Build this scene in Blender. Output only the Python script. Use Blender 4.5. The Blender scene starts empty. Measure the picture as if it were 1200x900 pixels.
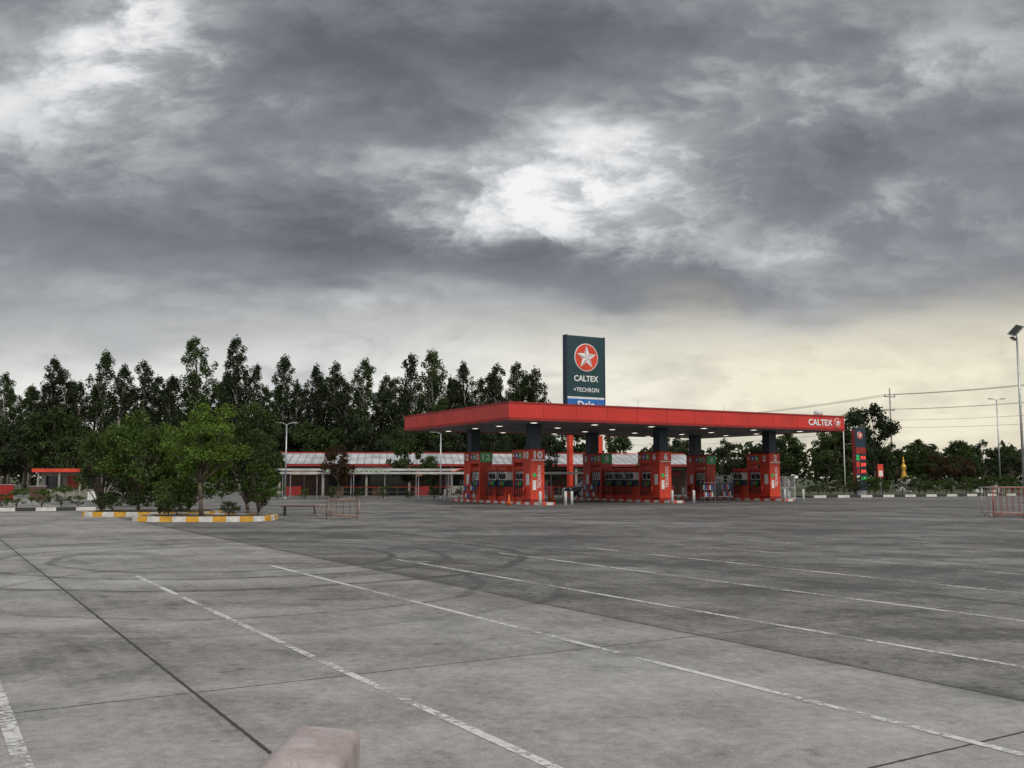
import bpy, math, random
import numpy as np
from mathutils import Matrix, Vector
random.seed(7)
scene = bpy.context.scene
COL = scene.collection
try:
    scene.view_settings.view_transform = 'Standard'
    scene.view_settings.look = 'None'
    scene.view_settings.exposure = 0
except Exception: pass

# ------------------------------------------------------------------ node helpers
class NT:
    def __init__(s, tree): s.t = tree; s.n = tree.nodes; s.l = tree.links
    def new(s, typ, **kw):
        n = s.n.new(typ)
        for k, v in kw.items(): setattr(n, k, v)
        return n
    def put(s, sock, v):
        if hasattr(v, 'is_linked') or isinstance(v, bpy.types.NodeSocket): s.l.new(v, sock)
        elif isinstance(v, (tuple, list)) and sock.type == 'RGBA' and len(v) == 3: sock.default_value = (*v, 1)
        else: sock.default_value = v
    def M(s, op, a, b=None, c=None, clamp=False):
        n = s.new('ShaderNodeMath', operation=op, use_clamp=clamp)
        s.put(n.inputs[0], a)
        if b is not None: s.put(n.inputs[1], b)
        if c is not None: s.put(n.inputs[2], c)
        return n.outputs[0]
    def add(s, *a):
        r = a[0]
        for x in a[1:]: r = s.M('ADD', r, x)
        return r
    def mul(s, a, b): return s.M('MULTIPLY', a, b)
    def sub(s, a, b): return s.M('SUBTRACT', a, b)
    def smooth(s, x, lo, hi, a=0.0, b=1.0):
        n = s.new('ShaderNodeMapRange', interpolation_type='SMOOTHSTEP')
        s.put(n.inputs[0], x); n.inputs[1].default_value = lo; n.inputs[2].default_value = hi
        n.inputs[3].default_value = a; n.inputs[4].default_value = b
        return n.outputs[0]
    def noise(s, vec=None, scale=1, detail=4, rough=.5, dist=0):
        n = s.new('ShaderNodeTexNoise')
        if vec is not None: s.l.new(vec, n.inputs['Vector'])
        n.inputs['Scale'].default_value = scale; n.inputs['Detail'].default_value = detail
        n.inputs['Roughness'].default_value = rough; n.inputs['Distortion'].default_value = dist
        return n.outputs[0]
    def xyz(s, x, y, z=0.0):
        n = s.new('ShaderNodeCombineXYZ'); s.put(n.inputs[0], x); s.put(n.inputs[1], y); s.put(n.inputs[2], z)
        return n.outputs[0]
    def sep(s, v):
        n = s.new('ShaderNodeSeparateXYZ'); s.l.new(v, n.inputs[0]); return n.outputs
    def mix(s, f, a, b, blend='MIX'):
        n = s.new('ShaderNodeMix', data_type='RGBA', blend_type=blend)
        s.put(n.inputs[0], f); s.put(n.inputs[6], a); s.put(n.inputs[7], b)
        return n.outputs[2]
    def ramp(s, f, stops):
        n = s.new('ShaderNodeValToRGB'); s.l.new(f, n.inputs[0]); e = n.color_ramp.elements
        while len(e) < len(stops): e.new(.5)
        for el, (p, c) in zip(e, stops): el.position = p; el.color = (*c, 1)
        return n.outputs[0]

def new_mat(name):
    m = bpy.data.materials.new(name); m.use_nodes = True
    nt = NT(m.node_tree); b = m.node_tree.nodes['Principled BSDF']
    return m, nt, b

def mat(name, col, rough=.6, metal=0, var=.25, scale=2.0, bump=0, emit=0, dirt=0):
    m, nt, b = new_mat(name)
    tc = nt.new('ShaderNodeTexCoord').outputs['Object']
    n = nt.noise(tc, scale, 4, .6)
    f = nt.smooth(n, .3, .7, 1 - var, 1 + var * .5)
    c = nt.mix(1.0, col, nt.xyz(f, f, f), 'MULTIPLY')
    if dirt:
        n2 = nt.noise(tc, scale * 3.1, 5, .7)
        c = nt.mix(nt.smooth(n2, .5, .72, 0, dirt), c, (.09, .08, .07))
    nt.l.new(c, b.inputs['Base Color'])
    b.inputs['Roughness'].default_value = rough; b.inputs['Metallic'].default_value = metal
    if bump:
        bn = nt.new('ShaderNodeBump'); bn.inputs['Strength'].default_value = bump
        nt.l.new(nt.noise(tc, scale * 8, 4), bn.inputs['Height']); nt.l.new(bn.outputs[0], b.inputs['Normal'])
    if emit:
        b.inputs['Emission Color'].default_value = (*col, 1); b.inputs['Emission Strength'].default_value = emit
    return m

RED = mat('red_paint', (.58, .034, .022), .35, var=.16, scale=.35, dirt=.08)
RED2 = mat('red_panel', (.68, .058, .024), .45, var=.25, scale=1.5, dirt=.2)
DRED = mat('dark_red_paint', (.30, .016, .012), .5)
TEAL = mat('dark_teal_paint', (.010, .048, .055), .35, var=.2)
NAVY = mat('navy_paint', (.012, .03, .055), .4)
BLUE = mat('blue_paint', (.015, .14, .45), .4, var=.1)
GREEN = mat('green_paint', (.04, .48, .13), .4, var=.1)
WHITE = mat('white_paint', (.74, .74, .72), .5, var=.12, dirt=.15)
OFFW = mat('aged_white_paint', (.52, .52, .50), .6, var=.3, scale=.7, dirt=.4)
LETW = mat('white_letter', (.8, .8, .8), .5, var=.04)
GREY = mat('grey_metal', (.33, .34, .35), .45, .4, dirt=.2)
GALV = mat('galvanised_steel', (.45, .46, .47), .4, .7, dirt=.15)
DARK = mat('dark_rubber', (.02, .02, .022), .7)
CABLE = mat('cable_grey', (.09, .09, .095), .7)
GLASS = mat('dark_glass', (.02, .025, .03), .08, var=.1)
CEIL = mat('canopy_soffit', (.22, .23, .24), .6, var=.2, scale=.4)
LAMP = mat('lamp_glow', (1.0, .93, .8), .5, emit=2.0, var=0)
WARM = mat('warm_window_glow', (.7, .42, .2), .5, emit=.22, var=.5, scale=1.2)
LEDR = mat('red_led', (1.0, .08, .05), .5, emit=.7, var=0)
LEDG = mat('green_led', (.05, .7, .2), .5, emit=.3, var=0)
CONC = mat('concrete_kerb', (.34, .33, .31), .85, var=.3, bump=.3, dirt=.3)
YEL = mat('yellow_kerb_paint', (.62, .33, .03), .7, var=.25, scale=4, dirt=.35)
WKERB = mat('white_kerb_paint', (.62, .61, .57), .7, var=.25, scale=4, dirt=.35)
BKERB = mat('black_kerb_paint', (.03, .03, .03), .7, var=.3, scale=4)
SOIL = mat('soil', (.09, .065, .045), .95, var=.4, scale=5, bump=.6)
BARK = mat('bark', (.13, .10, .075), .9, var=.4, scale=3, bump=.5)
PALEBARK = mat('pale_bark', (.34, .31, .27), .9, var=.4, scale=2)
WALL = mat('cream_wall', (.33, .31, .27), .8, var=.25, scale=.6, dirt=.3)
DKBROWN = mat('dark_brown_shop_paint', (.12, .10, .085), .85, var=.4, scale=.8, dirt=.3)  # dark brown base colour for the shop wall and its sign board
GOLD = mat('gold_paint', (.6, .35, .06), .35, .6)
STEEL = mat('roof_sheet', (.47, .48, .49), .55, .05, var=.35, scale=.5, dirt=.45)
BRN = mat('brown_shutter', (.10, .05, .035), .7)

# ------------------------------------------------------------------ mesh builder
class MB:
    def __init__(s): s.v = []; s.f = []; s.m = []
    def quad(s, p, mi=0):
        i = len(s.v); s.v += [tuple(q) for q in p]; s.f.append(tuple(range(i, i + len(p)))); s.m.append(mi); return s
    def box(s, x0, x1, y0, y1, z0, z1, mi=0):
        i = len(s.v)
        s.v += [(x0,y0,z0),(x1,y0,z0),(x1,y1,z0),(x0,y1,z0),(x0,y0,z1),(x1,y0,z1),(x1,y1,z1),(x0,y1,z1)]
        for f in [(0,3,2,1),(4,5,6,7),(0,1,5,4),(1,2,6,5),(2,3,7,6),(3,0,4,7)]:
            s.f.append(tuple(i + k for k in f)); s.m.append(mi)
        return s
    def cbox(s, c, d, mi=0):
        return s.box(c[0]-d[0]/2, c[0]+d[0]/2, c[1]-d[1]/2, c[1]+d[1]/2, c[2]-d[2]/2, c[2]+d[2]/2, mi)
    def cyl(s, p0, p1, r0, r1=None, n=10, mi=0, cap=True):
        if r1 is None: r1 = r0
        p0 = Vector(p0); p1 = Vector(p1); d = (p1 - p0).normalized()
        a = d.orthogonal().normalized(); b = d.cross(a); i = len(s.v)
        for p, r in ((p0, r0), (p1, r1)):
            for k in range(n):
                t = 2 * math.pi * k / n; s.v.append(tuple(p + a * (r * math.cos(t)) + b * (r * math.sin(t))))
        for k in range(n):
            s.f.append((i + k, i + (k + 1) % n, i + n + (k + 1) % n, i + n + k)); s.m.append(mi)
        if cap:
            s.f.append(tuple(i + n - 1 - k for k in range(n))); s.m.append(mi)
            s.f.append(tuple(i + n + k for k in range(n))); s.m.append(mi)
        return s
    def tube(s, pts, r, n=6, mi=0):
        for k in range(len(pts) - 1):
            ra = r[k] if isinstance(r, (list, tuple)) else r
            rb = r[k + 1] if isinstance(r, (list, tuple)) else r
            s.cyl(pts[k], pts[k + 1], ra, rb, n, mi, cap=True)
        return s
    def lathe(s, prof, c=(0, 0, 0), n=20, mi=0):
        i = len(s.v)
        for r, z in prof:
            for k in range(n):
                t = 2 * math.pi * k / n; s.v.append((c[0] + r * math.cos(t), c[1] + r * math.sin(t), c[2] + z))
        for j in range(len(prof) - 1):
            for k in range(n):
                s.f.append((i + j*n + k, i + j*n + (k+1) % n, i + (j+1)*n + (k+1) % n, i + (j+1)*n + k)); s.m.append(mi)
        s.f.append(tuple(i + n - 1 - k for k in range(n))); s.m.append(mi)
        s.f.append(tuple(i + (len(prof)-1)*n + k for k in range(n))); s.m.append(mi)
        return s
    def extr(s, poly, y0, y1, mi=0, inset=None):
        n = len(poly); i = len(s.v)
        s.v += [(x, y0, z) for x, z in poly] + [(x, y1, z) for x, z in poly]
        s.f.append(tuple(i + k for k in range(n))); s.m.append(mi)
        s.f.append(tuple(i + 2*n - 1 - k for k in range(n))); s.m.append(mi)
        for k in range(n):
            s.f.append((i + k, i + n + k, i + n + (k+1) % n, i + (k+1) % n)); s.m.append(mi)
        return s
    def mesh(s, name, mats, smooth=False):
        me = bpy.data.meshes.new(name); me.from_pydata(s.v, [], s.f)
        for m in mats: me.materials.append(m)
        me.polygons.foreach_set('material_index', s.m)
        if smooth: me.polygons.foreach_set('use_smooth', [True] * len(s.f))
        me.update(); return me

def obj(name, me, parent=None, loc=(0, 0, 0), rz=0, label=None):
    o = bpy.data.objects.new(name, me); COL.objects.link(o)
    o.location = loc; o.rotation_euler = (0, 0, rz)
    if parent: o.parent = parent
    if label: o['label'] = label
    return o
def part(parent, name, mb, mats, smooth=False, bevel=0, loc=(0, 0, 0), rz=0, label=None):
    if not isinstance(mats, (list, tuple)): mats = [mats]
    o = obj(name, mb.mesh(name, mats, smooth), parent, loc, rz, label)
    if bevel:
        b = o.modifiers.new('bevel', 'BEVEL'); b.width = bevel; b.segments = 2; b.limit_method = 'ANGLE'
    return o
def thing(name, label, cat, loc=(0, 0, 0), rz=0, group=None):
    o = bpy.data.objects.new(name, None); COL.objects.link(o); o.empty_display_size = .3
    o.location = loc; o.rotation_euler = (0, 0, rz); o['label'] = label; o['category'] = cat
    if group: o['group'] = group
    return o
def tag(o, label, cat, group=None):
    o['label'] = label; o['category'] = cat
    if group: o['group'] = group
    return o
def copy_thing(root, loc, rz=None, scale=None, label=None):
    def rec(o, par):
        c = o.copy(); COL.objects.link(c)
        if par is not None: c.parent = par
        for ch in list(o.children): rec(ch, c)
        return c
    r = rec(root, None); r.location = loc
    if rz is not None: r.rotation_euler = (0, 0, rz)
    if scale is not None: r.scale = scale if isinstance(scale, tuple) else (scale,) * 3
    if label: r['label'] = label
    return r

def text(parent, s, mt, center, w, h, face='front', name='lettering', bold=.02, depth=.03):
    cu = bpy.data.curves.new('t', 'FONT'); cu.body = s; cu.size = 1; cu.extrude = depth / 2; cu.offset = bold
    cu.resolution_u = 3
    t = bpy.data.objects.new('t', cu); COL.objects.link(t)
    dg = bpy.context.evaluated_depsgraph_get(); dg.update()
    me = bpy.data.meshes.new_from_object(t.evaluated_get(dg))
    bpy.data.objects.remove(t)
    co = np.array([v.co[:] for v in me.vertices])
    mn, mx = co.min(0), co.max(0)
    co[:, 0] = (co[:, 0] - (mn[0] + mx[0]) / 2) * w / (mx[0] - mn[0])
    co[:, 1] = (co[:, 1] - (mn[1] + mx[1]) / 2) * h / (mx[1] - mn[1])
    me.vertices.foreach_set('co', co.ravel()); me.materials.clear(); me.materials.append(mt); me.update()
    o = bpy.data.objects.new(name, me); COL.objects.link(o); o.parent = parent; o.location = center
    o.rotation_euler = (math.pi / 2, 0, {'front': 0, 'left': -math.pi/2, 'right': math.pi/2, 'back': math.pi}[face])
    return o

FACET = mat('pale_star_facet', (.5, .42, .42), .5, var=.02)
def star_emblem(parent, c, r):
    mb = MB(); x, y, z = c
    mb.cyl((x, y, z), (x, y - .06, z), r, r, 32, 2)
    mb.cyl((x, y - .061, z), (x, y - .09, z), r * .94, r * .94, 32, 0)
    yo = y - .094
    for k in range(5):
        a = math.pi / 2 + k * 2 * math.pi / 5
        tip = (x + r*.86*math.cos(a), yo, z + r*.86*math.sin(a))
        for sgn, mi in ((1, 1), (-1, 2)):
            b = a + sgn * math.pi / 5
            inn = (x + r*.36*math.cos(b), yo, z + r*.36*math.sin(b))
            cen = (x, yo - .05, z)
            mb.quad([cen, tip, inn] if sgn < 0 else [cen, inn, tip], mi)
    return part(parent, 'star_emblem', mb, [RED2, FACET, LETW])

# ------------------------------------------------------------------ WORLD
SUN_EL, SUN_AZ = math.radians(42), math.radians(150)
w = bpy.data.worlds.new('World'); scene.world = w; w.use_nodes = True
nt = NT(w.node_tree); nt.n.clear()
d = nt.new('ShaderNodeTexCoord').outputs['Generated']
X, Y, Z = nt.sep(d)[:3]
zz = nt.M('MAXIMUM', Z, 0.0)
den = nt.M('ADD', zz, .16)
P = nt.xyz(nt.M('DIVIDE', X, den), nt.M('DIVIDE', Y, den), 0.0)
yy = nt.M('MAXIMUM', Y, .22)
U = nt.M('DIVIDE', X, yy); V = nt.M('DIVIDE', zz, yy)
n_mid = nt.noise(P, 1.35, 4, .55)
UVs = nt.xyz(nt.add(U, nt.mul(n_mid, .25)), nt.mul(V, 1.9), 3.3)
n_puff = nt.noise(UVs, 4.2, 6, .58)
n_fine = nt.noise(nt.xyz(nt.add(U, nt.mul(n_puff, .22)), nt.add(nt.mul(V, 1.7), nt.mul(n_mid, .15)), 8.0), 14.0, 5, .64)
n_str = nt.noise(nt.xyz(nt.add(U, nt.mul(V, -.4)), nt.mul(V, 4.0), 9.0), 2.4, 4, .55)
wu = nt.add(U, nt.mul(nt.sub(n_puff, .5), .34), nt.mul(nt.sub(n_mid, .5), .12))
wv = nt.add(V, nt.mul(nt.sub(n_mid, .5), -.10), nt.mul(nt.sub(n_str, .5), .12), nt.mul(nt.sub(n_fine, .5), .06))
def blob(cu, cv, su, sv, amp, sl=0.0):
    du = nt.sub(wu, cu); dv = nt.sub(wv, cv)
    if sl: dv = nt.sub(dv, nt.mul(du, sl))
    a = nt.M('DIVIDE', du, su); a = nt.mul(a, a)
    b = nt.M('DIVIDE', dv, sv); b = nt.mul(b, b)
    return nt.mul(nt.M('EXPONENT', nt.mul(nt.add(a, b), -1.0)), amp)
bright = nt.add(blob(-.40, .50, .06, .09, .40, .2), blob(-.50, .41, .13, .08, .20), blob(-.28, .40, .12, .03, .10, .1),
          blob(.02, .33, .14, .048, .31, .1), blob(.11, .295, .14, .04, .22), blob(.18, .38, .17, .045, .22, .4), blob(.05, .262, .17, .03, .14),
          blob(.45, .46, .14, .035, .17, .2), blob(.37, .285, .12, .022, .15, .3), blob(-.15, .19, .2, .02, .10))
puffmask = nt.smooth(nt.add(nt.mul(n_puff, .6), nt.mul(n_fine, .4)), .42, .58, .5, 1.4)
bright = nt.mul(bright, puffmask)
darks = nt.add(blob(-.17, .46, .19, .075, -.16), blob(.14, .48, .28, .045, -.13), blob(.42, .345, .22, .05, -.15, .15),
         blob(-.33, .27, .32, .05, -.17, -.1), blob(.12, .212, .36, .030, -.14, -.08), blob(.45, .245, .2, .025, -.06), blob(-.17, .375, .12, .03, -.06))
tone = nt.add(.45, bright, darks)
tone = nt.add(tone, nt.mul(nt.sub(n_mid, .5), .36), nt.mul(nt.sub(n_puff, .5), .55), nt.mul(nt.sub(n_str, .5), .18), nt.mul(nt.sub(n_fine, .5), .26))
hz = nt.smooth(nt.add(V, nt.mul(nt.sub(n_str, .5), .17), nt.mul(nt.sub(n_puff, .5), .13), nt.mul(nt.sub(n_fine, .5), .04), nt.mul(U, -.03)), .112, .222, 1, 0)
over = nt.smooth(Z, .5, .8, 0, .32); back = nt.smooth(Y, .25, -.3, 0, .36)
tone = nt.add(tone, over, back)
cc = nt.ramp(tone, [(0, (.088, .094, .108)), (.22, (.135, .142, .160)), (.42, (.245, .252, .272)), (.62, (.47, .48, .495)), (.82, (.74, .75, .76)), (1, (.93, .935, .94))])
band = nt.ramp(nt.add(n_str, nt.mul(nt.sub(n_puff, .5), .8), nt.mul(nt.sub(n_fine, .5), .5)), [(.30, (.48, .49, .50)), (.45, (.72, .725, .715)), (.62, (.93, .93, .90))])
warm = nt.smooth(U, -.25, .35, .06, 1.0)
band = nt.mix(warm, band, nt.mix(1.0, band, (1.04, .965, .78), 'MULTIPLY'))
cc = nt.mix(nt.mul(hz, .92), cc, band)
sky = nt.new('ShaderNodeTexSky', sky_type='NISHITA'); sky.sun_disc = False
sky.sun_elevation = SUN_EL; sky.sun_rotation = SUN_AZ
bg1 = nt.new('ShaderNodeBackground'); nt.l.new(sky.outputs[0], bg1.inputs[0]); bg1.inputs[1].default_value = .08
bg2 = nt.new('ShaderNodeBackground'); nt.l.new(cc, bg2.inputs[0]); bg2.inputs[1].default_value = 1.0
mx = nt.new('ShaderNodeMixShader'); mx.inputs[0].default_value = .95
nt.l.new(bg1.outputs[0], mx.inputs[1]); nt.l.new(bg2.outputs[0], mx.inputs[2])
out = nt.new('ShaderNodeOutputWorld'); nt.l.new(mx.outputs[0], out.inputs[0])
try:
    w.cycles.sampling_method = 'MANUAL'; w.cycles.sample_map_resolution = 128
except Exception: pass

sl = bpy.data.lights.new('sun', 'SUN'); sl.energy = 1.5; sl.angle = math.radians(14); sl.color = (1, .94, .85)
so = bpy.data.objects.new('sun', sl); COL.objects.link(so)
dirv = Vector((math.sin(SUN_AZ) * math.cos(SUN_EL), math.cos(SUN_AZ) * math.cos(SUN_EL), math.sin(SUN_EL)))
so.rotation_euler = dirv.to_track_quat('Z', 'Y').to_euler(); so.location = (0, -20, 40)

# ------------------------------------------------------------------ CAMERA
cam = bpy.data.cameras.new('camera'); co = bpy.data.objects.new('camera', cam); COL.objects.link(co)
cam.sensor_width = 36; cam.lens = 36 * 1130 / 1200; cam.clip_end = 6000; cam.clip_start = .1
co.location = (0, 0, 1.65); co.rotation_euler = (math.radians(90 + 5.56), 0, 0); scene.camera = co

# ------------------------------------------------------------------ GROUND
def lot_material():
    m, nt, b = new_mat('worn_concrete_lot')
    pos = nt.new('ShaderNodeNewGeometry').outputs['Position']
    x, y, z = nt.sep(pos)[:3]
    s = nt.add(nt.mul(x, .854), nt.mul(y, .52)); t = nt.add(nt.mul(x, -.52), nt.mul(y, .854))
    nb = nt.noise(pos, .16, 4, .6); nm = nt.noise(pos, 1.1, 6, .7); nf = nt.noise(pos, 10, 4, .7); nff = nt.noise(pos, 55, 2, .6)
    streak = nt.noise(nt.xyz(nt.mul(s, 2.0), nt.mul(t, .16), 0.0), 1.0, 4, .65)
    streak2 = nt.noise(nt.xyz(nt.mul(x, .10), nt.mul(y, .60), 0.0), 1.0, 4, .65)
    fl = nt.new('ShaderNodeTexWhiteNoise', noise_dimensions='2D')
    nt.l.new(nt.xyz(nt.M('FLOOR', nt.M('DIVIDE', nt.sub(s, 1.876), 5.2)), nt.M('FLOOR', nt.M('DIVIDE', nt.sub(t, 3.8), 4.0)), 0.0), fl.inputs[0])
    v = nt.add(.275, nt.mul(nt.sub(nb, .5), .24), nt.mul(nt.sub(nm, .5), .33), nt.mul(nt.sub(nf, .5), .30), nt.mul(nt.sub(nff, .5), .24),
               nt.mul(nt.sub(streak, .5), .18), nt.mul(nt.sub(streak2, .5), .26), nt.mul(nt.sub(fl.outputs[0], .5), .035))
    darkside = nt.smooth(nt.add(s, nt.mul(nt.sub(nf, .5), .05)), 7.03, 7.09, 0, .09)
    v = nt.sub(v, darkside)
    v = nt.sub(v, nt.mul(nt.smooth(y, 7, 16, 0, .05), nt.smooth(x, -6, 2, .7, 1.3)))
    gn = nt.noise(pos, .30, 5, .66)
    v = nt.sub(v, nt.smooth(gn, .50, .62, 0, .06))
    v = nt.sub(v, nt.smooth(streak, .52, .64, 0, .05))
    v = nt.sub(v, nt.smooth(nt.noise(pos, 3.1, 3, .55), .64, .70, 0, .07))
    gate = nt.smooth(nm, .34, .56, .05, 1)
    def arcs(cx, cy, r0, r1, k, amp):
        dx = nt.sub(x, cx); dy = nt.sub(y, cy)
        r = nt.M('SQRT', nt.add(nt.mul(dx, dx), nt.mul(dy, dy)))
        r = nt.add(r, nt.mul(nt.sub(nb, .5), 1.4))
        ring = nt.smooth(nt.add(nt.M('SINE', nt.mul(r, k)), nt.mul(nt.M('SINE', nt.mul(r, k * 2.63)), .6)), .75, 1.3)
        msk = nt.mul(nt.smooth(r, r0, r0 + .6), nt.smooth(r, r1, r1 - 1.0))
        return nt.mul(nt.mul(nt.mul(ring, msk), gate), amp)
    v = nt.sub(v, nt.add(arcs(-6.0, 20.5, 1.8, 7.2, 4.3, .13), arcs(-4.2, 15.2, 2.6, 5.5, 5.4, .09), arcs(9, 30, 6, 13, 3.6, .035)))
    js = nt.M('PINGPONG', nt.sub(s, 1.876), 2.6); jt = nt.M('PINGPONG', nt.sub(t, 3.8), 2.0)
    wob = nt.mul(nt.sub(nf, .5), .02)
    j1 = nt.smooth(nt.add(js, wob), .010, .022, 1, 0); j2 = nt.smooth(nt.add(jt, wob), .007, .016, 1, 0)
    j2 = nt.mul(j2, nt.smooth(t, 8.2, 10, 1, .2))
    v = nt.sub(v, nt.mul(nt.smooth(js, 0, .22, 1, 0), .035))
    v = nt.M('MAXIMUM', v, .058)
    col = nt.mix(nt.smooth(nb, .35, .65), nt.xyz(nt.mul(v, 1.0), nt.mul(v, .95), nt.mul(v, .88)), nt.xyz(nt.mul(v, .99), nt.mul(v, .965), nt.mul(v, .925)))
    col = nt.mix(nt.M('MAXIMUM', j1, j2), col, (.035, .032, .028))
    nt.l.new(col, b.inputs['Base Color'])
    nt.l.new(nt.smooth(nm, .3, .7, .62, .9), b.inputs['Roughness'])
    bn = nt.new('ShaderNodeBump'); bn.inputs['Strength'].default_value = .5; bn.inputs['Distance'].default_value = .02
    nt.l.new(nf, bn.inputs['Height']); nt.l.new(bn.outputs[0], b.inputs['Normal'])
    return m
def grass_material():
    m, nt, b = new_mat('grass_ground')
    pos = nt.new('ShaderNodeNewGeometry').outputs['Position']
    c = nt.ramp(nt.noise(pos, .35, 6, .7), [(.3, (.03, .04, .016)), (.55, (.055, .07, .028)), (.75, (.11, .10, .06))])
    nt.l.new(c, b.inputs['Base Color']); b.inputs['Roughness'].default_value = 1
    return m
LOT = lot_material(); GRASS = grass_material()
g = MB().quad([(-3000, -400, -.03), (3000, -400, -.03), (3000, 5000, -.03), (-3000, 5000, -.03)])
o = obj('ground', g.mesh('ground', [GRASS])); o['kind'] = 'structure'
g = MB().quad([(-140, -40, 0), (140, -40, 0), (140, 118, 0), (-140, 118, 0)])
o = obj('parking_lot', g.mesh('parking_lot', [LOT])); o['kind'] = 'structure'
g = MB().quad([(24.8, 80.3, .1), (43, 88.6, .1), (130, 128, .1), (130, 170, .1), (22, 170, .1)])
o = obj('grass_verge', g.mesh('grass_verge', [GRASS])); o['kind'] = 'structure'

def line_mat(name, lo, hi, a1, a0):
    m, nt, b = new_mat(name)
    pos = nt.new('ShaderNodeNewGeometry').outputs['Position']
    n = nt.noise(pos, 16, 5, .75); n2 = nt.noise(pos, .9, 4, .65)
    a = nt.smooth(nt.add(n, nt.mul(nt.sub(n2, .5), 1.1)), lo, hi, a1, a0)
    c = nt.ramp(n, [(.3, (.68, .67, .64)), (.7, (.45, .44, .41))])
    nt.l.new(c, b.inputs['Base Color'])
    nt.l.new(a, b.inputs['Alpha']); b.inputs['Roughness'].default_value = .8
    return m
LINE = line_mat('worn_white_road_paint', .43, .64, .95, .10)
LINEF = line_mat('faint_white_road_paint', .36, .60, .75, .05)
A2 = (.854, .52); B2 = (-.52, .854)
def st(s, t): return (s * A2[0] + t * B2[0], s * A2[1] + t * B2[1])
def pline(s, t0, t1, wd=.08, m_=None):
    mb = MB(); n = 24; pts = []
    for i in range(n + 1):
        t = t0 + (t1 - t0) * i / n; pts.append(t)
    for a, b_ in zip(pts[:-1], pts[1:]):
        q = [st(s - wd/2, a), st(s + wd/2, a), st(s + wd/2, b_), st(s - wd/2, b_)]
        mb.quad([(x, y, .004) for x, y in q])
    o = obj('parking_line', mb.mesh('parking_line', [m_ or LINE])); o['kind'] = 'structure'
ss = [.58, 3.17, 5.71, 8.32, 10.97]
while len(ss) < 17: ss.append(ss[-1] + 2.6)
for i, s in enumerate(ss):
    te = [17.2, 17.4, 18.1, 18.35, 18.55][i] if i < 5 else 18.8
    if i == 2:
        pline(s, 7.44, te); pline(s, -6, 7.16)
    elif i == 0: pline(s, -6, te, .10)
    else: pline(s, -6, te, .08 if i < 5 else .10, LINE if i < 6 else LINEF)
for i in range(7):
    pline(21 + i * 2.6, 26, 33, .10, LINEF)

def kerb(name, path, wd, h, seg, m2, closed, label, loc=(0, 0, 0), cat='kerb', parent=None, group=None):
    P_ = [Vector(p) for p in path]
    if closed: P_.append(P_[0])
    L = [0]
    for a, b_ in zip(P_[:-1], P_[1:]): L.append(L[-1] + (b_ - a).length)
    n = max(4, int(round(L[-1] / seg))); n += n % 2
    sub = 2; N = n * sub; pts = []
    for i in range(N + 1):
        dd = L[-1] * i / N; k = 0
        while k < len(L) - 2 and L[k + 1] < dd: k += 1
        f = (dd - L[k]) / (L[k + 1] - L[k]); pts.append(P_[k].lerp(P_[k + 1], f))
    mb = MB()
    def nrm(i):
        if closed: a = pts[(i - 1) % N]; c = pts[(i + 1) % N]
        else: a = pts[max(i - 1, 0)]; c = pts[min(i + 1, N)]
        d_ = (c - a).normalized(); return Vector((-d_.y, d_.x))
    for i in range(N + 1):
        nn = nrm(i % N if closed else i); p = pts[i]; q = p + nn * wd
        mb.v += [(p.x, p.y, 0), (p.x + nn.x*.02, p.y + nn.y*.02, h), (q.x, q.y, h), (q.x, q.y, 0)]
    for i in range(N):
        for k in range(3):
            mb.f.append((4*i + k, 4*i + 4 + k, 4*i + 5 + k, 4*i + 1 + k)); mb.m.append((i // sub) % 2)
    if not closed:
        mb.f.append((0, 1, 2, 3)); mb.m.append(0); mb.f.append((4*N+3, 4*N+2, 4*N+1, 4*N)); mb.m.append(0)
    me = mb.mesh(name, m2)
    if parent: return obj(name, me, parent)
    return tag(obj(name, me, None, loc), label, cat, group)

def stadium(hx, hy, n=40, e=3.2):
    out = []
    for k in range(n):
        t = 2 * math.pi * k / n; c, s_ = math.cos(t), math.sin(t)
        out.append((hx * math.copysign(abs(c) ** (2/e), c), hy * math.copysign(abs(s_) ** (2/e), s_)))
    return out
def planter(loc, hx, hy, rz, label):
    r = thing('planter_island', label, 'planter', loc, rz, 'striped kerb planter islands')
    kerb('kerb', stadium(hx, hy), .16, .2, .52, [YEL, WKERB], True, '', parent=r)
    mb = MB(); st_ = stadium(hx - .15, hy - .15)
    mb.quad([(x, y, .16) for x, y in st_]); part(r, 'soil_bed', mb, SOIL)
    return r
planter((-12.0, 38.2, 0), 2.7, 1.7, 0, 'yellow and white striped kerb island planted with trees')
planter((-15.9, 43.2, 0), 2.9, 1.9, 0, 'long striped kerb island with dense leafy trees')

kerb('striped_kerb', [(-40, 42), (-29, 46.5), (-21.2, 49.5)], .18, .17, .9, [BKERB, WKERB], False, 'black and white striped kerb beside shrubs', group='black and white kerbs')
kerb('striped_kerb', [(25, 80.2), (42.5, 88.3), (62, 97)], .2, .2, 1.3, [WKERB, BKERB], False, 'black and white striped kerb along grass verge', group='black and white kerbs')

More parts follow.
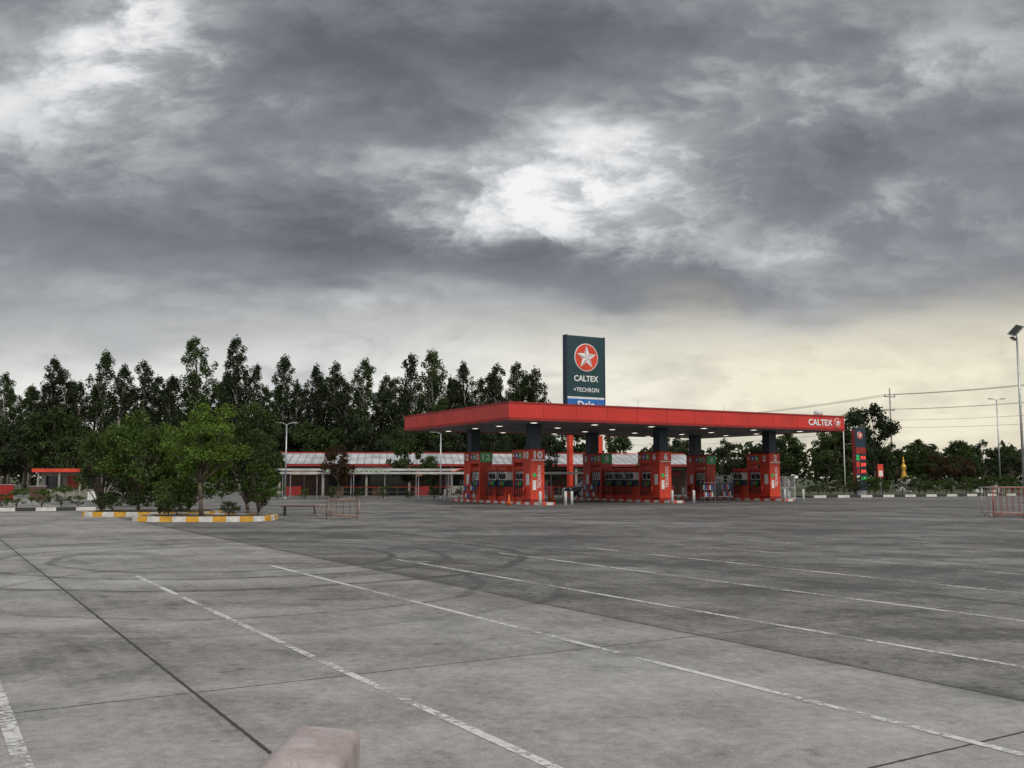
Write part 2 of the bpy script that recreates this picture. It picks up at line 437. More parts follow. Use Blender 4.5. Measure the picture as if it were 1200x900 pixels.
# ------------------------------------------------------------------ CANOPY
ANG = math.atan2(.49, .872)
CX, CY = 27.5, 15.3
can = thing('fuel_canopy', 'large red flat fuel station canopy on dark columns', 'gas station canopy', (-.15, 55.9, 0), ANG)
mb = MB(); mb.box(.06, CX - .06, .06, CY - .06, 5.06, 5.95); part(can, 'roof_deck', mb, CEIL)
mb = MB()
for i in range(1, 14): mb.box(i * CX / 14 - .02, i * CX / 14 + .02, .2, CY - .2, 5.04, 5.063)
for i in range(1, 8): mb.box(.2, CX - .2, i * CY / 8 - .02, i * CY / 8 + .02, 5.035, 5.058)
part(can, 'soffit_seam', mb, GREY)
mb = MB()
for (x0, x1, y0, y1) in ((0, CX, -.06, .06), (0, CX, CY - .06, CY + .06), (-.06, .06, -.06, CY + .06), (CX - .06, CX + .06, -.06, CY + .06)):
    mb.box(x0 + (0 if x1 - x0 < 1 else .06), x1 - (0 if x1 - x0 < 1 else .06), y0, y1, 5.0, 6.05, 0)
for i in range(1, 12): mb.box(i * CX / 12 - .012, i * CX / 12 + .012, -.066, -.058, 5.17, 5.97, 1)
for i in range(1, 7): mb.box(-.066, -.058, i * CY / 7 - .012, i * CY / 7 + .012, 5.17, 5.97, 1)
fa = part(can, 'fascia', mb, [RED, DRED])
mb = MB()
mb.box(-.1, CX + .1, -.1, -.067, 5.0, 5.16); mb.box(-.1, -.067, -.066, CY + .06, 5.0, 5.16)
mb.box(-.1, CX + .1, -.1, -.067, 5.98, 6.08); mb.box(-.1, -.067, -.066, CY + .06, 5.98, 6.08)
part(can, 'fascia_trim', mb, DRED)
text(can, 'CALTEX', LETW, (25.15, -.09, 5.55), 2.35, .45, bold=.02, name='lettering')
star_emblem(can, (26.85, -.07, 5.55), .36)
mb = MB(); mb.lathe([(.02, 0), (.3, .05), (.36, .3), (.2, .42), (.02, .45)], (25.6, .5, 6.05), 12)
part(can, 'roof_vent', mb, WHITE, True)
for (p, q, h) in ((9, 4, .9), (14.5, 7, 1.2), (6, 9, .8), (19, 3, .7)):
    part(can, 'lightning_rod', MB().cyl((p, q, 5.95), (p, q, 6.1 + h), .018, .01, 6), [GREY])
for i in range(6):
    for q in (1.6, 6.0, 9.4, 13.6):
        mb = MB(); mb.cbox((0, 0, -.03), (.4, .4, .06), 0)
        mb.box(-.15, .15, -.15, .15, -.068, -.061, 1)
        part(can, 'downlight', mb, [WHITE, LAMP], loc=(2.6 + i * 4.45, q, 5.03))
COLP = [3.75, 13.8, 23.8]; FQ, BQ = 3.6, 11.9
nums = {(0, 0): '10', (0, 1): '12', (1, 0): '6', (1, 1): '8', (2, 0): '2', (2, 1): '4'}
for i, p in enumerate(COLP):
    for j, q in enumerate((FQ, BQ)):
        c = part(can, 'column', MB().box(-.36, .36, -.36, .36, 3.36, 5.04), NAVY, loc=(p, q, 0), bevel=.03)
        k = MB().box(-.5, .5, -.5, .5, .16, 3.4, 0)
        k.box(-.53, .53, -.53, .53, 3.4, 3.46, 1); k.box(-.52, .52, -.52, .52, .16, .34, 1)
        cl = part(c, 'cladding', k, [RED2, DRED], bevel=.02)
        text(cl, 'TECHRON', LETW, (.1, -.52, 1.7), 1.4, .26, name='lettering', bold=.01, depth=.01).rotation_euler = (math.pi/2, -math.pi/2, 0)
        part(cl, 'notice_plate', MB().box(-.36, -.12, -.52, -.503, .9, 1.5), [WHITE])
        part(cl, 'notice_plate', MB().box(-.36, -.12, -.52, -.503, 1.7, 1.95), [GREEN])
        part(cl, 'notice_plate', MB().box(-.52, -.503, -.3, .05, 1.2, 1.9), [WHITE])
        part(cl, 'extinguisher', MB().lathe([(.07, .6), (.09, .64), (.09, 1.0), (.04, 1.08), (.03, 1.14)], (-.62, .2, 0), 10), [DRED], True)

def C2W(p, q, z=0): return Vector((-.15, 55.9, 0)) + Matrix.Rotation(ANG, 3, 'Z') @ Vector((p, q, z))
for i, p in enumerate(COLP):
    r = thing('pump_island', 'raised concrete pump island with painted edge', 'pump island', C2W(p, 8.0), ANG, 'pump islands')
    poly = stadium(.75, 6.4, 44, 5)
    kerb('kerb', poly, .12, .16, .5, [WKERB, RED2], True, '', parent=r)
    part(r, 'slab', MB().quad([(x * .84, y * .98, .15) for x, y in poly]), CONC)

SCRN = mat('pale_screen', (.45, .5, .48), .2, var=.2)
def dispenser(loc, num, flip, label, header=True):
    r = thing('fuel_dispenser', label, 'fuel pump', loc, ANG + (math.pi if flip else 0), 'fuel dispensers')
    b = MB(); b.box(-.38, .38, .55, 1.65, .16, 1.05, 0); b.box(-.36, .36, .58, 1.62, 1.053, 1.5, 2); b.box(-.37, .37, .57, 1.63, 1.503, 2.05, 1); b.box(-.42, .42, .5, 1.7, 2.053, 2.35, 0)
    part(r, 'body', b, [RED2, WHITE, NAVY], bevel=.02)
    for sx in (-1, 1):
        for a, c_ in ((.66, 1.05), (1.13, 1.54)):
            s_ = MB(); s_.box(min(sx*.372, sx*.39), max(sx*.372, sx*.39), a, c_, 1.58, 1.92)
            part(r, 'display', s_, [GLASS if sx < 0 else SCRN])
        for kk, yy_ in enumerate((.66, .93, 1.2, 1.47)):
            h = MB(); h.cbox((sx*.40, yy_, 1.28), (.08, .14, .24), 0); h.cyl((sx*.42, yy_, 1.3), (sx*.5, yy_, 1.12), .03, .02, 6, 0)
            part(r, 'nozzle', h, [[DARK, GREEN, YEL, BLUE][kk]])
            hz_ = MB(); hz_.tube([(sx*.42, yy_, 2.2), (sx*.62, yy_, 1.7), (sx*.66, yy_ + .03, .8), (sx*.58, yy_ + .05, .45), (sx*.47, yy_ + .05, .8), (sx*.45, yy_, 1.15)], .024, 5)
            part(r, 'hose', hz_, [DARK])
    if header:
        hd = MB(); hd.box(-.5, .5, .503, 1.9, 2.62, 3.4, 0); hd.box(-.52, .52, .54, 1.92, 3.403, 3.46, 1)
        part(r, 'header', hd, [RED2, DRED], bevel=.015)
        part(r, 'support_post', MB().box(-.45, .45, 1.7, 1.88, .16, 2.617), [RED2])
        for sx in (-1, 1):
            cols = [GREEN, BLUE, RED2] if not flip else [BLUE, GREEN, WHITE]
            for k_ in range(3):
                tl = MB(); tl.box(min(sx*.503, sx*.53), max(sx*.503, sx*.53), .62 + k_*.43, .94 + k_*.43, 2.88, 3.26, 0)
                tl.box(min(sx*.531, sx*.536), max(sx*.531, sx*.536), .70 + k_*.43, .86 + k_*.43, 2.98, 3.16, 1)
                part(r, 'grade_sign', tl, [cols[k_], LETW if k_ < 2 or not flip else RED2])
        if not flip: part(r, 'number_plate', MB().box(-.46, .46, -.54, -.515, 2.72, 3.38, 0).box(-.46, .46, -.545, -.541, 2.72, 2.79, 1), [RED2, WHITE])
        else: part(r, 'number_plate', MB().box(-.46, .46, 1.903, 1.925, 2.72, 3.38, 0), [GREEN])
        for sx in (-1, 1): part(r, 'number_plate', MB().box(min(sx*.515, sx*.54), max(sx*.515, sx*.54), -.46, .46, 2.72, 3.38, 0), [RED2])
        ww = .62 if len(num) > 1 else .32
        if not flip: text(r, num, LETW, (0, -.56, 3.08), ww, .48, name='number', bold=.035)
        else: text(r, num, LETW, (0, 1.935, 3.07), ww, .44, face='back', name='number', bold=.03)
        text(r, num, LETW, (-.55, .0, 3.07), ww, .44, face='left', name='number', bold=.03)
        text(r, num, LETW, (.55, .0, 3.07), ww, .44, face='right', name='number', bold=.03)
    return r
for i, p in enumerate(COLP):
    for j, q in enumerate((FQ, BQ)):
        dispenser(C2W(p, q), nums[(i, j)], j, 'red fuel dispenser tower numbered %s with hoses' % nums[(i, j)])
for (p, q) in ((13.8, 5.7), (13.8, 6.95), (13.8, 8.2), (3.75, 6.0), (3.75, 7.4), (23.8, 5.6)):
    dispenser(C2W(p, q - .1), '', 0, 'short red fuel dispenser without overhead sign', False)

def bollard(loc, label):
    b = MB(); b.lathe([(.09, 0), (.09, .75), (.07, .82), (.01, .85)], n=12, mi=0)
    o = part(None, 'bollard', b, [WHITE], True, loc=loc); return tag(o, label, 'bollard', 'white safety bollards')
for i, p in enumerate(COLP):
    for dp in (-.9, .9):
        bollard(C2W(p + dp, 1.3), 'short white steel bollard before pump island')
        bollard(C2W(p + dp, 14.6), 'short white steel bollard before pump island')
bollard(C2W(5.3, 1.6), 'short white steel bollard before pump island')

r = thing('service_trolley', 'silver oil service cabinet between the pumps', 'cabinet', C2W(23.8, 8.4, .16), ANG)
part(r, 'cabinet', MB().box(-.45, .45, -.8, .8, .1, 1.1), [GREY], bevel=.04)
part(r, 'rack', MB().box(-.4, .4, -.7, -.66, 1.1, 1.7).box(-.4, .4, .66, .7, 1.1, 1.7).box(-.4, .4, -.655, .655, 1.64, 1.7).box(-.4, .4, -.655, .655, 1.36, 1.4), [WHITE])
part(r, 'drum', MB().lathe([(.28, 0), (.3, .03), (.3, .8), (.28, .85)], (0, 1.3, 0), 16), [WHITE], True)
for (p, q) in ((21.9, 6.2), (11.9, 9.5), (16, 9.0), (2.0, 9.2), (5.6, 6.0), (18.6, 4.4)):
    r = thing('oil_display_rack', 'grey shelf rack holding small oil bottles', 'rack', C2W(p, q), ANG, 'oil display racks')
    f = MB()
    for x in (-.5, .47):
        for y in (-.2, .17): f.box(x, x + .03, y, y + .03, 0, 1.5)
    for z in (.3, .8, 1.3): f.box(-.5, .5, -.2, .2, z, z + .03)
    part(r, 'frame', f, [GREY])
    for z in (.335, .835):
        for k in range(5):
            part(r, 'bottle', MB().lathe([(.07, 0), (.07, .24), (.03, .3), (.03, .34)], (-.38 + k*.19, 0, z), 8), [[BLUE, RED2, WHITE][(k + int(z*3)) % 3]])
r = thing('bottle_cage', 'white wire cage stacked with gas bottles', 'cage', C2W(26.4, 5.2), ANG)
f = MB()
for x in (-1.0, 0, 1.0):
    for y in (-.45, .45): f.box(x - .03, x + .03, y - .03, y + .03, 0, 1.75)
for z in (.08, .9, 1.72):
    for y in (-.45, .45): f.box(-1.03, 1.03, y - .025, y + .025, z - .02, z + .02)
for k in range(22):
    for y in (-.45,): f.box(-1 + k*.095 - .006, -1 + k*.095 + .006, y - .006, y + .006, .1, 1.7)
part(r, 'frame', f, [WHITE])
for k in range(4):
    for z in (.12, .95):
        part(r, 'gas_bottle', MB().lathe([(.12, 0), (.19, .04), (.19, .45), (.12, .56), (.06, .6), (.06, .68)], (-.75 + k*.5, 0, z), 12), [WHITE if k % 2 else GREY], True)
r = thing('waste_bin', 'small red waste bin by the pumps', 'bin', C2W(27.2, 7.5), ANG)
part(r, 'bin_body', MB().lathe([(.24, 0), (.3, .8), (.31, .84)], n=14), [RED2], True)
part(r, 'bin_lid', MB().lathe([(.32, .842), (.3, .92), (.1, 1.02)], n=14), [DRED], True)

# ------------------------------------------------------------------ tall sign
sg = thing('pylon_sign', 'tall dark teal fuel brand sign with star emblem', 'sign', (6.4, 85, 0), ANG)
WS = 3.95; DZ = -.25
part(sg, 'panel', MB().box(-WS/2, WS/2, -.3, .3, 9.0 + DZ, 14.4 + DZ), [TEAL], bevel=.04)
part(sg, 'lower_panel', MB().box(-WS/2, WS/2, -.3, .3, 7.4 + DZ, 8.82 + DZ), [BLUE], bevel=.04)
part(sg, 'divider', MB().box(-WS/2 + .02, WS/2 - .02, -.28, .28, 8.82 + DZ, 9.0 + DZ), [WHITE])
for sx in (-1, 1):
    part(sg, 'frame', MB().box(min(sx*(WS/2+.003), sx*(WS/2+.06)), max(sx*(WS/2+.003), sx*(WS/2+.06)), -.33, .33, 7.35 + DZ, 14.45 + DZ), [NAVY])
    part(sg, 'leg', MB().box(sx*1.55 - .2, sx*1.55 + .2, -.2, .2, 0, 7.4 + DZ), [RED2])
star_emblem(sg, (0, -.3, 12.5 + DZ), 1.24)
text(sg, 'CALTEX', LETW, (0, -.32, 10.62 + DZ), 2.55, .53, bold=.02)
text(sg, '+TECHRON', LETW, (0, -.32, 9.62 + DZ), 2.65, .37, bold=.01)
text(sg, 'Delo', LETW, (0, -.32, 8.32 + DZ), 1.8, .62, bold=.03)

pr = thing('price_sign', 'dark teal price totem with red glowing digits', 'sign', (31.6, 88, 0), ANG)
part(pr, 'panel', MB().box(-.68, .68, -.2, .2, .5, 6.2), [NAVY], bevel=.05)
part(pr, 'base', MB().box(-.6, .6, -.18, .18, 0, .5), [GREY])
star_emblem(pr, (-.1, -.2, 5.5), .34)
part(pr, 'red_band', MB().box(-.66, .66, -.225, -.203, 3.85, 4.4), [DRED])
for k, (tx, mt_) in enumerate((('39.35', LEDR), ('36.98', LEDR), ('34.94', LEDR), ('31.94', LEDG))):
    part(pr, 'digit_panel', MB().box(-.17, .62, -.235, -.203, 3.22 - k*.62, 3.72 - k*.62), [DARK])
    part(pr, 'grade_plate', MB().box(-.62, -.22, -.225, -.203, 3.22 - k*.62, 3.72 - k*.62), [[GREEN, RED2, DRED, WHITE][k]])
    text(pr, tx, mt_, (.23, -.245, 3.47 - k*.62), .62, .3, name='price_digits', bold=.02)
part(pr, 'side_stripe', MB().box(-.692, -.682, -.15, .15, .8, 6.0), [DRED])
r = thing('small_sign', 'small red and white sign beside price totem', 'sign', (33.7, 88.6, 0), ANG)
part(r, 'board', MB().box(-.35, .35, -.05, .05, 1.7, 2.9, 0).box(-.26, .26, -.06, -.051, 1.8, 2.3, 1), [RED2, WHITE])
part(r, 'post', MB().cyl((0, 0, 0), (0, 0, 1.7), .05), [GALV])

def pole_thing(name, label, cat, loc, h, r0, r1, mt=GALV):
    r = thing(name, label, cat, loc)
    part(r, 'pole', MB().cyl((0, 0, 0), (0, 0, h), r0, r1, 10).cyl((0, 0, 0), (0, 0, .12), r0 * 2.4, r0 * 2.4, 10), [mt], True)
    return r
fp = pole_thing('flag_pole', 'thin white flag pole beside price totem', 'pole', (29.9, 87, 0), 7.2, .05, .035, WHITE)
part(fp, 'finial', MB().lathe([(.01, 7.2), (.07, 7.26), (.07, 7.32), (.01, 7.38)], n=8), [GOLD])

def solar_lamp(loc, h):
    r = pole_thing('flood_lamp', 'tall steel pole with angled solar lamp head', 'street lamp', loc, h, .10, .06)
    me = MB(); me.box(-.5, .5, -.3, .3, -.03, .03, 0); me.box(-.45, .45, -.26, .26, .031, .04, 1)
    o = part(r, 'solar_panel', me, [GREY, DARK]); o.location = (-.05, 0, h + .45); o.rotation_euler = (.5, -.75, .2)
    part(r, 'bracket', MB().cyl((0, 0, h), (-.05, 0, h + .44), .03).cyl((0, 0, h - .35), (-.3, -.2, h - .2), .03), [GREY])
    o = part(r, 'lamp_head', MB().box(-.22, .22, -.12, .12, -.05, .05, 0).box(-.18, .18, -.1, .1, -.06, -.052, 1), [DARK, WHITE]); o.location = (-.35, -.2, h - .15); o.rotation_euler = (0, .35, .6)
    return r
solar_lamp((34.35, 65, 0), 11.2)
def street_lamp(loc, h, arms, label, group='street lamps around the lot'):
    r = pole_thing('street_lamp', label, 'street lamp', loc, h, .08, .05); r['group'] = group
    for sx in arms:
        part(r, 'arm', MB().tube([(0, 0, h - .05), (sx*.3, 0, h + .12), (sx*.45, 0, h + .14)], .03, 6), [GALV])
        hd = MB(); hd.cbox((sx*.65, 0, h + .14), (.45, .2, .08), 0); hd.cbox((sx*.65, 0, h + .09), (.36, .15, .015), 1)
        part(r, 'lamp_head', hd, [GREY, WHITE], bevel=.02)
    return r
street_lamp((50.4, 100, 0), 9.7, (-1, 1), 'tall street lamp with two arms by verge')
street_lamp((-18, 77, 0), 5.9, (-1, 1), 'slim lamp post before the shop building')
street_lamp((-5.9, 80, 0), 5.3, (-1,), 'slim lamp post before the shop building')
street_lamp((55.0, 150, 0), 8.2, (-1,), 'distant lamp post among trees')

POLES = ((62.9, 160, 16.2), (86, 98, 16.6), (22, 235, 16.0))
for (x, y, h) in POLES:
    r = pole_thing('power_pole', 'tall concrete power pole with crossarms', 'utility pole', (x, y, 0), h + .3, .17, .11, CONC)
    r['group'] = 'overhead power line poles'; r.rotation_euler = (0, 0, .35)
    part(r, 'crossarm', MB().box(-1.1, 1.1, -.06, .06, h - 1.2, h - 1.05), [GREY])
    part(r, 'crossarm', MB().box(-.9, .9, -.06, .06, h - 3.4, h - 3.25), [GREY])
    for k in (-1, 0, 1):
        part(r, 'insulator', MB().lathe([(.05, 0), (.1, .06), (.05, .14), (.1, .2), (.04, .3)], (k, 0, h - 1.05), 8), [BRN])
def cable(p, q, sag):
    pts = []
    for k in range(17):
        f = k / 16; v = Vector(p).lerp(Vector(q), f); v.z -= sag * 4 * f * (1 - f); pts.append(tuple(v))
    tag(part(None, 'power_cable', MB().tube(pts, .022, 5), [CABLE]), 'thin dark overhead power cable', 'cable', 'overhead power cables')
for (dz, dx) in ((-.75, -1), (-.75, 0), (-.75, 1), (-3.2, -.7), (-3.2, .7), (-5.0, 0), (-6.2, 0)):
    a, b_, c_ = POLES
    cable((a[0] + dx, a[1], a[2] + dz), (b_[0] + dx, b_[1], b_[2] + dz), 1.0)
    cable((a[0] + dx, a[1], a[2] + dz), (c_[0] + dx, c_[1], c_[2] + dz), 1.2)

# ------------------------------------------------------------------ buildings
def shop(loc, rz, L, label, hs=1.0):
    r = thing('shop_building', label, 'shop', loc, rz)
    D = 12
    part(r, 'wall', MB().box(0, L, 3, D, 0, 2.9, 0), [DKBROWN])
    rf = MB(); rf.quad([(-.6, -.2, 2.96), (L + .6, -.2, 2.96), (L + .6, D/2, 4.1), (-.6, D/2, 4.1)]).quad([(-.6, D/2, 4.1), (L + .6, D/2, 4.1), (L + .6, D + .5, 2.96), (-.6, D + .5, 2.96)])
    rf.quad([(-.6, -.2, 2.96), (-.6, D/2, 4.1), (-.6, D + .5, 2.96)]).quad([(L + .6, -.2, 2.96), (L + .6, D + .5, 2.96), (L + .6, D/2, 4.1)])
    n = int(L / .7)
    for k in range(n):
        x = k * L / n; rf.quad([(x, -.2, 2.99), (x + .08, -.2, 2.99), (x + .08, D/2, 4.13), (x, D/2, 4.13)], 1)
    part(r, 'roof', rf, [STEEL, GREY])
    part(r, 'fascia', MB().box(-.65, L + .65, -.32, -.205, 2.74, 2.95), [DRED])
    part(r, 'ridge_band', MB().box(-.62, L + .62, D/2 - .12, D/2 + .12, 4.14, 4.2), [RED])
    part(r, 'eave', MB().box(-.6, L + .6, -.2, 3.0, 2.75, 2.82), [OFFW])
    nb_ = int(L / 4)
    for k in range(nb_ + 1):
        x = k * L / nb_; part(r, 'pillar', MB().box(x - .1, x + .1, -.02, .16, 0, 2.745), [WALL])
    for k in range(nb_):
        x = k * L / nb_
        fr = part(r, 'shopfront', MB().box(x + .3, x + L/nb_ - .3, 2.93, 2.995, .1, 2.5, 0), [GLASS if k % 3 else BRN])
        part(fr, 'lit_panel', MB().box(x + .7, x + L/nb_ - .9, 2.9, 2.925, 1.8 if k % 2 else 1.95, 2.3), [WARM if (k * 7) % 5 < 2 else (DRED if k % 2 else WALL)])
        part(fr, 'door_frame', MB().box(x + L/nb_/2 - .03, x + L/nb_/2 + .03, 2.88, 2.926, .1, 2.5).box(x + .3, x + L/nb_ - .3, 2.88, 2.926, 2.503, 2.58), [GREY])
        part(r, 'porch_counter', MB().box(x + .5, x + 1.9, .9, 1.5, 0, .85), [BRN if k % 3 else DRED], bevel=.02)
    return r
sh = shop((-21.6, 90, 0), math.radians(7), 40, 'long low shop row with pale metal roof')
part(sh, 'sign_board', MB().box(4.0, 12.0, -.42, -.33, 2.0, 2.68, 0), [DKBROWN])
random.seed(3); lt = MB(); x = 4.3
while x < 11.6:
    wd = random.uniform(.14, .3); lt.box(x, x + wd, -.44, -.422, 2.2, 2.2 + random.uniform(.16, .32)); x += wd + random.uniform(.1, .25)
part(sh, 'sign_ornament', lt, [mat('sign_green', (.25, .5, .2), .5)])
r = thing('red_kiosk', 'small flat roofed kiosk with orange red fascia', 'kiosk', (-41.2, 84, 0), math.radians(6))
part(r, 'roof', MB().box(-.3, 5.9, -.4, 4, 2.15, 2.45), [RED2]); part(r, 'wall', MB().box(0, 5.6, 1, 3.8, 0, 2.147), [WALL])
for k in range(3): part(r, 'window', MB().box(.4 + k*1.8, 1.8 + k*1.8, .95, .997, .7, 1.8), [GLASS if k != 1 else DRED])
for k in range(4): part(r, 'pillar', MB().box(.1 + k*1.75, .25 + k*1.75, -.2, -.05, 0, 2.147), [WALL])
for (lc, LL, hh, lb) in (((-18.5, 78, 0), 29, 1.98, 'long white flat roofed walkway on thin posts'), ((-22, 84, 0), 24, 2.3, 'long pale flat roofed walkway before shops')):
    wk = thing('covered_walkway', lb, 'walkway', lc, math.radians(5), 'covered walkways')
    part(wk, 'roof', MB().box(0, LL, -.9, .9, hh + .003, hh + .13), [OFFW])
    part(wk, 'roof_edge', MB().box(-.05, LL + .05, -.95, -.903, hh - .03, hh + .15), [OFFW])
    for k in range(int(LL / 2.7)):
        part(wk, 'post', MB().box(k*2.7 + .1, k*2.7 + .17, -.6, -.53, 0, hh), [GREY])
def low_wall(loc, rz, L):
    r = thing('low_fence', 'low red and white rail fence by shops', 'fence', loc, rz, 'low fences by shops')
    part(r, 'rail', MB().box(0, L, -.03, .03, .85, .92, 0), [RED2]); part(r, 'rail', MB().box(0, L, -.03, .03, .45, .5, 0), [WALL])
    for k in range(int(L / 1.5) + 1): part(r, 'post', MB().box(k*1.5 - .03, k*1.5 + .03, -.04, .04, 0, .95), [WALL])
low_wall((-2, 81, 0), .1, 14); low_wall((-14, 80, 0), .12, 9)
def stall(loc, rz, colm, label):
    r = thing('market_stall', label, 'stall', loc, rz, 'small stalls by the shops')
    part(r, 'awning', MB().extr([(-1.3, 2.0), (0, 2.5), (1.3, 2.0), (1.3, 1.93), (0, 2.43), (-1.3, 1.93)], -1.1, 1.1), [colm])
    part(r, 'counter', MB().box(-1.1, 1.1, -.8, -.3, 0, .95), [WALL], bevel=.02)
    for sx in (-1.2, 1.2):
        for sy in (-1, 1): part(r, 'post', MB().box(sx - .03, sx + .03, sy - .03, sy + .03, 0, 1.97), [GREY])
stall((-4.5, 85, 0), .2, RED2, 'small stall with red awning by shops')
stall((9.5, 89, 0), .2, WHITE, 'small stall with white awning by shops')
def board(loc, w_, h_, m_, label, rz=.1):
    r = thing('notice_board', label, 'sign', loc, rz, 'notice boards at lot edge')
    part(r, 'board', MB().box(-w_/2, w_/2, -.04, .04, .35, .35 + h_), [m_])
    part(r, 'board_frame', MB().box(-w_/2 - .04, w_/2 + .04, -.03, .03, .35 + h_ + .001, .39 + h_), [GREY])
    for sx in (-1, 1): part(r, 'post', MB().box(sx*w_*.4 - .03, sx*w_*.4 + .03, .041, .1, 0, .35 + h_), [GREY])
board((-29.2, 56, 0), .8, .9, DRED, 'small red notice board on two posts'); board((-27.6, 56.5, 0), .9, .8, BRN, 'small brown notice board on two posts')
board((-24.6, 57, 0), .6, .5, WHITE, 'small white notice board on two posts')

def barricade(loc, rz, L, H, cols, label, lean=0):
    r = thing('crowd_barrier', label, 'barrier', loc, rz, 'portable steel barriers')
    r.rotation_euler = (lean, 0, rz)
    fr = MB(); fr.tube([(-L/2, 0, .12), (-L/2, 0, H), (L/2, 0, H), (L/2, 0, .12), (-L/2, 0, .2)], .02, 8)
    part(r, 'frame', fr, [cols[0]], True)
    b = MB(); n = int(L / .13)
    for k in range(1, n): b.cyl((-L/2 + k*L/n, 0, .18), (-L/2 + k*L/n, 0, H - .02), .009, .009, 6, k % 2)
    part(r, 'bars', b, [cols[1], cols[0]])
    if not lean:
        for sx in (-1, 1):
            part(r, 'foot', MB().tube([(sx*L*.38, -.28, .02), (sx*L*.38, -.2, .12), (sx*L*.38, .2, .12), (sx*L*.38, .28, .02)], .02, 6), [cols[0]])
    else:
        for sx in (-1, 1): part(r, 'leg', MB().cyl((sx*L/2, 0, 0), (sx*L/2, 0, .2), .02), [cols[0]])
    return r
FRED = mat('faded_red_steel', (.35, .07, .05), .7, .1, var=.5, scale=5, dirt=.4)
FGREY = mat('faded_grey_steel', (.38, .36, .34), .7, .2, var=.4, scale=5, dirt=.4)
barricade((20.7, 40.2, 0), .12, 1.7, 1.25, (FRED, FGREY), 'faded red and grey steel crowd barrier')
barricade((22.6, 40.4, 0), .2, 1.7, 1.25, (FRED, FGREY), 'faded red and grey steel crowd barrier')
barricade((21.3, 42.0, 0), .05, 2.0, 1.25, (FGREY, FRED), 'faded red and grey steel crowd barrier')
RUST = mat('rusty_steel', (.22, .12, .09), .75, .1, var=.5, scale=6, dirt=.4)
RUST2 = mat('rusty_white_steel', (.36, .28, .24), .75, .1, var=.5, scale=6, dirt=.5)
barricade((-6.75, 38.6, 0), .15, 1.2, .8, (RUST, RUST2), 'rusty leaning steel barrier on the lot', .35)
barricade((-6.75, 39.1, 0), .15, 1.2, .8, (RUST2, RUST), 'rusty leaning steel barrier on the lot', -.001)
barricade((-7.7, 39.4, 0), .9, .9, .6, (RUST2, RUST), 'rusty low steel barrier on the lot', .3)
r = thing('wooden_bench', 'low dark bench on concrete lot', 'bench', (-9.3, 42.6, 0), .1)
part(r, 'seat', MB().box(-.8, .8, -.2, .2, .38, .44), [BRN], bevel=.01)
for sx in (-.65, .65): part(r, 'leg', MB().box(sx - .04, sx + .04, -.17, .17, 0, .378), [DARK])

ORNG = mat('orange_plastic', (.65, .12, .02), .5)
for (p, q) in ((1.2, 2.2), (9.2, 10.6), (19, 12), (7.6, 7.5), (17.2, 7)):
    r = thing('traffic_cone', 'orange traffic cone on black base', 'cone', C2W(p, q), 0, 'traffic cones')
    part(r, 'cone', MB().lathe([(.15, .03), (.11, .25), (.105, .27), (.06, .5), (.03, .68)], n=14), [ORNG], True)
    part(r, 'base', MB().box(-.19, .19, -.19, .19, 0, .03), [DARK])

# ------------------------------------------------------------------ car
def car(loc, rz, paint, label, pickup=False):
    r = thing('parked_car', label, 'car', loc, rz, 'parked cars')
    prof = [(-2.2, .35), (-2.25, .6), (-2.15, .85), (-1.1, 1.0), (2.1, 1.02), (2.25, .9), (2.25, .4)]
    part(r, 'body', MB().extr(prof, -.86, .86), [paint], bevel=.09)
    cab = MB(); lo = [(-1.15, 1.0), (.9 if pickup else 1.9, 1.0)]; hi = [(-.45, 1.52), (.7 if pickup else 1.4, 1.55)]
    v = [(lo[0][0], -.8, 1.0), (lo[1][0], -.8, 1.0), (lo[1][0], .8, 1.0), (lo[0][0], .8, 1.0), (hi[0][0], -.62, 1.5), (hi[1][0], -.62, 1.5), (hi[1][0], .62, 1.5), (hi[0][0], .62, 1.5)]
    cab.v += v
    for f_ in [(0,3,2,1),(4,5,6,7),(0,1,5,4),(1,2,6,5),(2,3,7,6),(3,0,4,7)]: cab.f.append(f_); cab.m.append(0)
    part(r, 'window', cab, [GLASS], bevel=.03)
    part(r, 'roof', MB().box(hi[0][0] - .02, hi[1][0] + .02, -.64, .64, 1.505, 1.58), [paint], bevel=.04)
    for sy in (-1, 1):
        part(r, 'headlight', MB().box(-2.26, -2.16, sy*.68 - .15, sy*.68 + .15, .66, .8), [LETW])
        for x in (-1.4, 1.4):
            wh = part(r, 'wheel', MB().cyl((x, sy*.72, .33), (x, sy*.89, .33), .33, .33, 20), [DARK])
            part(wh, 'rim', MB().cyl((x, sy*.891, .33), (x, sy*.9, .33), .19, .19, 14), [GALV])
    part(r, 'grille', MB().box(-2.27, -2.2, -.45, .45, .62, .76), [DARK]); part(r, 'bumper', MB().box(-2.3, -2.18, -.8, .8, .36, .54), [GREY], bevel=.03)
    return r
SILV = mat('silver_car_paint', (.5, .52, .54), .25, .3, var=.05)
DKP = mat('dark_car_paint', (.05, .055, .07), .2, .3, var=.05)
car((-.35, 70.5, 0), math.radians(80), SILV, 'silver pickup truck waiting beside fuel pumps', True)
car((6.8, 83, 0), math.radians(20), DKP, 'dark car parked behind the fuel canopy')

